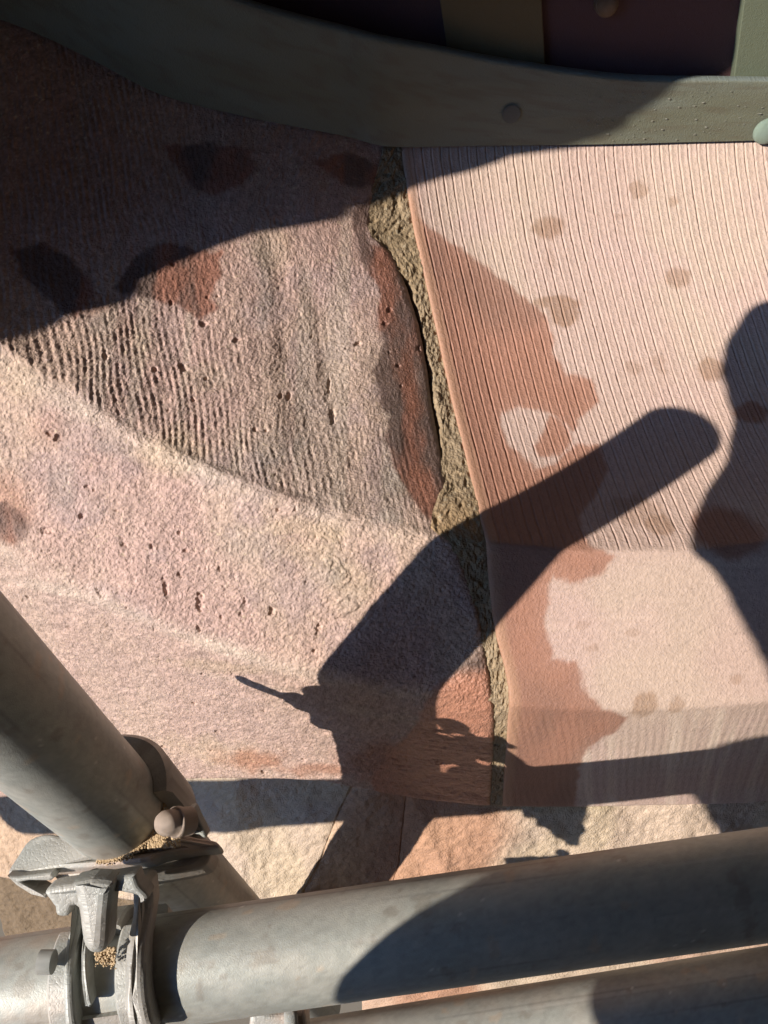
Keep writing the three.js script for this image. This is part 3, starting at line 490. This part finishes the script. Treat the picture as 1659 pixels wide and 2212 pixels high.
  { const g = new RoundedBoxGeometry(0.026, 0.02, 0.02, 3, 0.004); g.rotateZ(0.15); g.rotateY(0.3); g.translate(-0.107, -0.176, -0.43); part(k, 'lug_001', castTint(g, 448, 0.3), castMat); }  // block added to close light gaps in the coupler's cast shadow
  // plate and tongue
  part(k, 'plate', castTint(facing([[95, 1932], [108, 1919], [190, 1907], [280, 1892], [292, 1895], [299, 1914], [317, 1933], [318, 1944], [302, 1954], [297, 1938], [268, 1931], [238, 1925], [225, 1960], [180, 1970], [158, 1958], [146, 1980], [122, 1980], [117, 1962]], -0.3575, 0.012, 0.0022), 450, 0.15), castMat, 'hooked plate under the collar');
  const tg = facing([[152, 1912], [158, 1940], [166, 1985], [171, 2025], [176, 2048], [188, 2064], [204, 2068], [220, 2063], [229, 2048], [232, 2020], [234, 1980], [238, 1940], [240, 1910], [195, 1904]], -0.3515, 0.017, 0.0052); tg.computeVertexNormals();
  part(k, 'tongue', castTint(tg, 460, 0.15), castMat, 'tapered tongue hanging between the jaws');
  // cap round the ledger
  const R0 = 0.0243, cap = merged([shell(hx(100), hx(152), -1.5, 1.35, R0, 0.0275, H0, HD), shell(hx(248), hx(322), -1.5, 1.3, R0, 0.0275, H0, HD), shell(hx(110), hx(322), -1.6, -0.12, R0, 0.0268, H0, HD), shell(hx(150), hx(248), 1.25, 3.6, R0, 0.03, H0, HD), shell(hx(100), hx(320), 2.2, 4.2, R0, 0.029, H0, HD)]);
  part(k, 'jaw', castTint(cap, 470, 0.45), castMat, 'curved jaw gripping the level tube');
  const rib = (poly, z, depth, bevel) => {                 // a raised strip that follows the round of the level tube
    const g = facing(poly, z, depth, bevel), p = g.attributes.position;
    for (let i = 0; i < p.count; i++) { const dy = (p.getY(i) - (H0.y + HD.y / HD.x * p.getX(i))) * 0.99; p.setZ(i, p.getZ(i) - (0.034 - Math.sqrt(Math.max(0.0001, 0.034 * 0.034 - dy * dy)))); }
    g.computeVertexNormals(); return toCreasedNormals(g, 0.9);
  };
  part(k, 'rib', castTint(rib([[103, 1985], [112, 1980], [126, 1984], [130, 2010], [140, 2080], [152, 2150], [166, 2250], [146, 2250], [130, 2150], [116, 2080], [106, 2020]], -0.3555, 0.012, 0.0022), 480, 0.1), castMat);
  part(k, 'rib_001', castTint(rib([[131, 1982], [142, 1980], [149, 1990], [160, 2040], [176, 2110], [190, 2160], [194, 2176], [186, 2176], [166, 2120], [148, 2060], [136, 2010]], -0.3562, 0.011, 0.002), 485, 0.15), castMat);
  part(k, 'rib_002', castTint(rib([[247, 1970], [257, 1960], [278, 1957], [290, 1966], [294, 2000], [302, 2080], [313, 2150], [330, 2250], [284, 2250], [264, 2150], [253, 2070], [247, 2010]], -0.3525, 0.015, 0.0036), 490, 0.15), castMat);
  part(k, 'pin', castTint((() => { const g = new THREE.CylinderGeometry(0.005, 0.005, 0.006, 18); g.rotateZ(1.57); const p = atZ(101, 2078, -0.363); g.translate(p.x, p.y, p.z); return g; })(), 495, 0.2), castMat);
  part(k, 'lug', castTint(facing([[138, 2240], [145, 2290], [175, 2300], [178, 2330], [205, 2345], [215, 2385], [244, 2431], [270, 2385], [300, 2360], [296, 2330], [330, 2290], [343, 2240]], -0.38, 0.01, 0.001, false), 497, 0.2), castMat);
  // sand caught in the fittings
  const sand = []; const addGrain = (p, r) => { const g = new THREE.IcosahedronGeometry(r, 0); g.rotateX(rnd() * 6); g.rotateZ(rnd() * 6); g.translate(p.x, p.y, p.z); sand.push(g); };
  for (let i = 0; i < 1100; i++) { const a = mix(0.02, 1.25, rnd()) * Math.PI * 0.55 + 0.5, r = TR + 0.0001 + 0.0035 * rnd() * rnd() * rnd(); addGrain(P(a, r, 0.0011 + 0.0004 * rnd()), 0.00022 + 0.0005 * rnd() * rnd()); }
  for (let i = 0; i < 380; i++) { const px = 206 + 44 * rnd(), py = 2048 + 46 * rnd() * rnd(); addGrain(atZ(px, py, -0.364 + 0.003 * rnd()), 0.00025 + 0.0005 * rnd()); }
  for (let i = 0; i < 300; i++) { const px = 322 + 70 * rnd() * rnd(), py = 1803 + 30 * rnd(); addGrain(onPlane(px, py, DB, DU).addScaledVector(DU, 0.0006), 0.0004 + 0.0007 * rnd()); }
  const sm = part(k, 'sand', tint(merged(sand), () => { const v = 0.75 + 0.5 * rnd(); return [0.46 * v, 0.34 * v, 0.20 * v]; }), new THREE.MeshStandardMaterial({ vertexColors: true, roughness: 0.95 })); sm.userData.kind = 'stuff';
}
{ // the top of another coupler at the bottom edge
  const p = atZ(600, 2212, -0.47), k = thing('scaffold_coupler', 'top of a second coupler just showing at the bottom edge between the two level tubes', 'coupler', p);
  part(k, 'jaw', castTint(facing([[535, 2260], [540, 2196], [556, 2188], [600, 2192], [640, 2188], [660, 2196], [664, 2260]], -0.47, 0.02, 0.003), 500, 0.5), castMat);
  part(k, 'rib', castTint(bar([atZ(628, 2190, -0.466), atZ(632, 2260, -0.464)], 0.004), 505, 0.3), castMat);
}

/* ---------- outside the picture: what throws the large shadows ---------- */
{ // added sheet, its hem shaped to cast the upper-left shadow
  const edge = [[-0.9, 0.03], [-0.7, 0.035], [-0.56, 0.045], [-0.5, 0.056], [-0.47, 0.070], [-0.46, 0.090], [-0.454, 0.106], [-0.436, 0.129], [-0.412, 0.148], [-0.383, 0.165], [-0.359, 0.182], [-0.338, 0.195], [-0.303, 0.211], [-0.269, 0.217], [-0.242, 0.221], [-0.21, 0.229], [-0.177, 0.239], [-0.144, 0.252], [-0.12, 0.266], [-0.085, 0.295], [-0.03, 0.345], [0.05, 0.41]];
  const k = thing('added_sheet', 'dark sheet added outside the picture, its curved hem shaped to shade the upper left', 'sheet', V(-0.45, 0.3, -0.2));
  const cv = new THREE.CatmullRomCurve3(edge.map(([x, y]) => V(x, y, -0.2)));
  const g = grid(81, 30, (i, j) => { const e = cv.getPoint(i / 80), f = (j % 15) / 14, o = V(-0.62, 0.78, 0.12).multiplyScalar(1.7 * (j < 15 ? f : 1 - f)); const p = e.clone().add(o); const w = 0.012 * Math.sin(i * 0.55 + 2 * f) * f; return [p.x, p.y, p.z + w + (j < 15 ? 0 : -0.003)]; });
  part(k, 'cloth', g, new THREE.MeshStandardMaterial({ color: new THREE.Color().setRGB(0.05, 0.05, 0.045), roughness: 0.9 }));
}
function figure(bones, lo, size, res, mat, soft = 0.5) {               // tapered capsules joined smoothly, meshed on a grid
  const mc = new MarchingCubes(res, mat, false, false, 120000); mc.isolation = 0;
  const h = size / 2, c = [lo.x + h, lo.y + h, lo.z + h], kS = size / res * soft;
  const pts = bones.map(([a, ra, b, rb]) => ({ a, ra, rb, d: b.clone().sub(a), l: Math.max(1e-9, b.distanceToSquared(a)) }));
  let n = 0; const p = V(0, 0, 0), q = V(0, 0, 0);
  for (let z = 0; z < res; z++) for (let y = 0; y < res; y++) for (let x = 0; x < res; x++, n++) {
    p.set(c[0] + h * (x - res / 2) / (res / 2), c[1] + h * (y - res / 2) / (res / 2), c[2] + h * (z - res / 2) / (res / 2)); let s = 0;
    for (const b of pts) { q.copy(p).sub(b.a); const t = Math.max(0, Math.min(1, q.dot(b.d) / b.l)); q.addScaledVector(b.d, -t); s += Math.exp(-(q.length() - mix(b.ra, b.rb, t)) / kS); }
    mc.field[n] = Math.max(-1, Math.min(1, Math.log(Math.max(1e-30, s)) * kS / size * 8));
  }
  mc.update();
  const g = new THREE.BufferGeometry(), np = mc.count * 3, pos = new Float32Array(mc.positionArray.slice(0, np));
  for (let i = 0; i < np; i += 3) { pos[i] = c[0] + h * pos[i]; pos[i + 1] = c[1] + h * pos[i + 1]; pos[i + 2] = c[2] + h * pos[i + 2]; }
  g.setAttribute('position', new THREE.BufferAttribute(pos, 3)); const w = mergeVertices(g, 1e-6); w.computeVertexNormals(); return w;
}
{ // the photographer: crouched beside the camera, left hand out in front, knee below the frame
  const hip = V(0.26, -0.32, 0.28), chest = hip.clone().addScaledVector(UP, 0.36).add(V(-0.02, 0, 0.02)), neck = hip.clone().addScaledVector(UP, 0.52), knee = V(-0.185, -0.262, -0.10), foot = knee.clone().add(V(0.08, -0.3, 0.235));
  const sh = chest.clone().add(V(-0.2, 0.02, 0.05)), elbow = V(-0.30, -0.165, 0.1), cuff = V(-0.156, -0.022, -0.085);
  const k = thing('person', 'crouching person in dark work clothes outside the picture, one hand held out in front', 'person', foot);
  const skin = new THREE.MeshStandardMaterial({ color: new THREE.Color().setRGB(0.35, 0.2, 0.14), roughness: 0.6 }), cloth = new THREE.MeshStandardMaterial({ color: new THREE.Color().setRGB(0.035, 0.04, 0.055), roughness: 0.95 });
  const rk = V(0.36, -0.32, -0.02), rf = rk.clone().addScaledVector(UP, -0.42), rs = chest.clone().add(V(0.18, 0, 0.05)), re = V(0.32, -0.1, 0.3);
  part(k, 'body', figure([[hip, 0.13, chest, 0.14], [chest, 0.12, neck, 0.06], [hip, 0.11, knee, 0.085], [knee, 0.07, foot, 0.05], [hip, 0.11, rk, 0.085], [rk, 0.07, rf, 0.05], [chest, 0.1, sh, 0.065], [sh, 0.06, elbow, 0.05], [elbow, 0.052, cuff, 0.05], [cuff, 0.05, cuff.clone().add(V(-0.002, 0.004, -0.004)), 0.05], [chest, 0.1, rs, 0.065], [rs, 0.06, re, 0.05], [re, 0.05, V(0.12, -0.03, 0.12), 0.04]], V(-0.6, -0.75, -0.55), 1.5, 88, cloth), cloth);
  const head = neck.clone().addScaledVector(UP, 0.13);
  const hg = new THREE.SphereGeometry(0.085, 32, 24); hg.scale(0.88, 1.25, 1.05); hg.applyQuaternion(new THREE.Quaternion().setFromUnitVectors(V(0, 1, 0), UP)); hg.translate(head.x, head.y, head.z); part(k, 'head', hg, skin);
  // left hand: closed fist with a thumb, knuckles towards the sun's left
  const W = V(-0.153, 0.018, -0.1), hb = [[cuff, 0.052, W, 0.046], [W, 0.042, V(-0.163, 0.07, -0.114), 0.036]];
  for (let f = 0; f < 4; f++) { const y = 0.044 + f * 0.0165, a = V(-0.175, y + 0.004, -0.1), b = V(-0.192, y + 0.004, -0.112), d = V(-0.189, y + 0.003, -0.13), e = V(-0.171, y, -0.136); if (f === 0 || f === 3) for (const q of [a, b, d, e]) q.x += 0.009; hb.push([a, 0.0112, b, 0.0108], [b, 0.0108, d, 0.0098], [d, 0.0098, e, 0.009]); }
  hb.push([V(-0.148, 0.06, -0.115), 0.013, V(-0.151, 0.084, -0.13), 0.0115], [V(-0.151, 0.084, -0.13), 0.0115, V(-0.169, 0.094, -0.138), 0.0105]);
  part(k, 'hand', figure(hb, V(-0.25, -0.085, -0.2), 0.22, 72, skin, 1.4), skin);
}
{ // netting added behind the viewer to dim the sky light and bounce warmth
  const side = V(UP.y, -UP.x, 0).normalize(), out = side.clone().cross(UP).normalize(), o = V(0, 0, -0.45).addScaledVector(out, 1.35);
  const k = thing('added_netting', 'tan netting added behind the viewer to dim sky light and bounce warm light', 'netting', o);
  const g = grid(90, 60, (i, j) => { const t = i / 89, f = j % 30 / 29, d = j < 30 ? 0 : 0.004, p = o.clone().addScaledVector(side, mix(-0.7, 4, t)).addScaledVector(UP, mix(-2.2, 3, j < 30 ? f : 1 - f)).addScaledVector(out, 0.03 * Math.sin(t * 40 + f * 3) + d); return [p.x, p.y, p.z]; });
  part(k, 'net', g, new THREE.MeshStandardMaterial({ color: new THREE.Color().setRGB(0.22, 0.18, 0.125), roughness: 0.95 }));
}
{ // boards added overhead, out of view, to hold back sky light
  const wood = new THREE.MeshStandardMaterial({ color: new THREE.Color().setRGB(0.16, 0.11, 0.07), roughness: 0.9, bumpMap: grainMetal, bumpScale: 0.0006 });
  const side = V(UP.y, -UP.x, 0).normalize(), out = side.clone().cross(UP).normalize(), M = new THREE.Matrix4().makeBasis(side, UP, out), qb = new THREE.Quaternion().setFromRotationMatrix(M);
  const c0 = V(0, 0, -0.45).addScaledVector(UP, 1.75);
  const mk = (i, label) => { const p = c0.clone().addScaledVector(out, -0.3 + i * 0.232).addScaledVector(side, 0.75), k = thing('added_board', label, 'board', p, 'boards added overhead to hold back sky light'); const g = new RoundedBoxGeometry(3.6, 0.038, 0.225, 2, 0.003); g.applyQuaternion(qb); g.translate(p.x, p.y, p.z); part(k, 'board', g, wood); };
  ['first', 'second', 'third', 'fourth', 'fifth', 'sixth'].forEach((w, i) => mk(i, w + ' overhead wooden board added to hold back sky light, counted out from the wall, outside the picture'));
}
{ // the ground far below
  const g = new THREE.CircleGeometry(1500, 64); g.rotateX(-Math.PI / 2); const m = new THREE.Mesh(g, new THREE.MeshStandardMaterial({ color: new THREE.Color().setRGB(0.16, 0.145, 0.12), roughness: 1 })); m.name = 'ground'; m.userData.kind = 'structure'; m.receiveShadow = true; scene.add(m);
}
renderer.render(scene, camera);
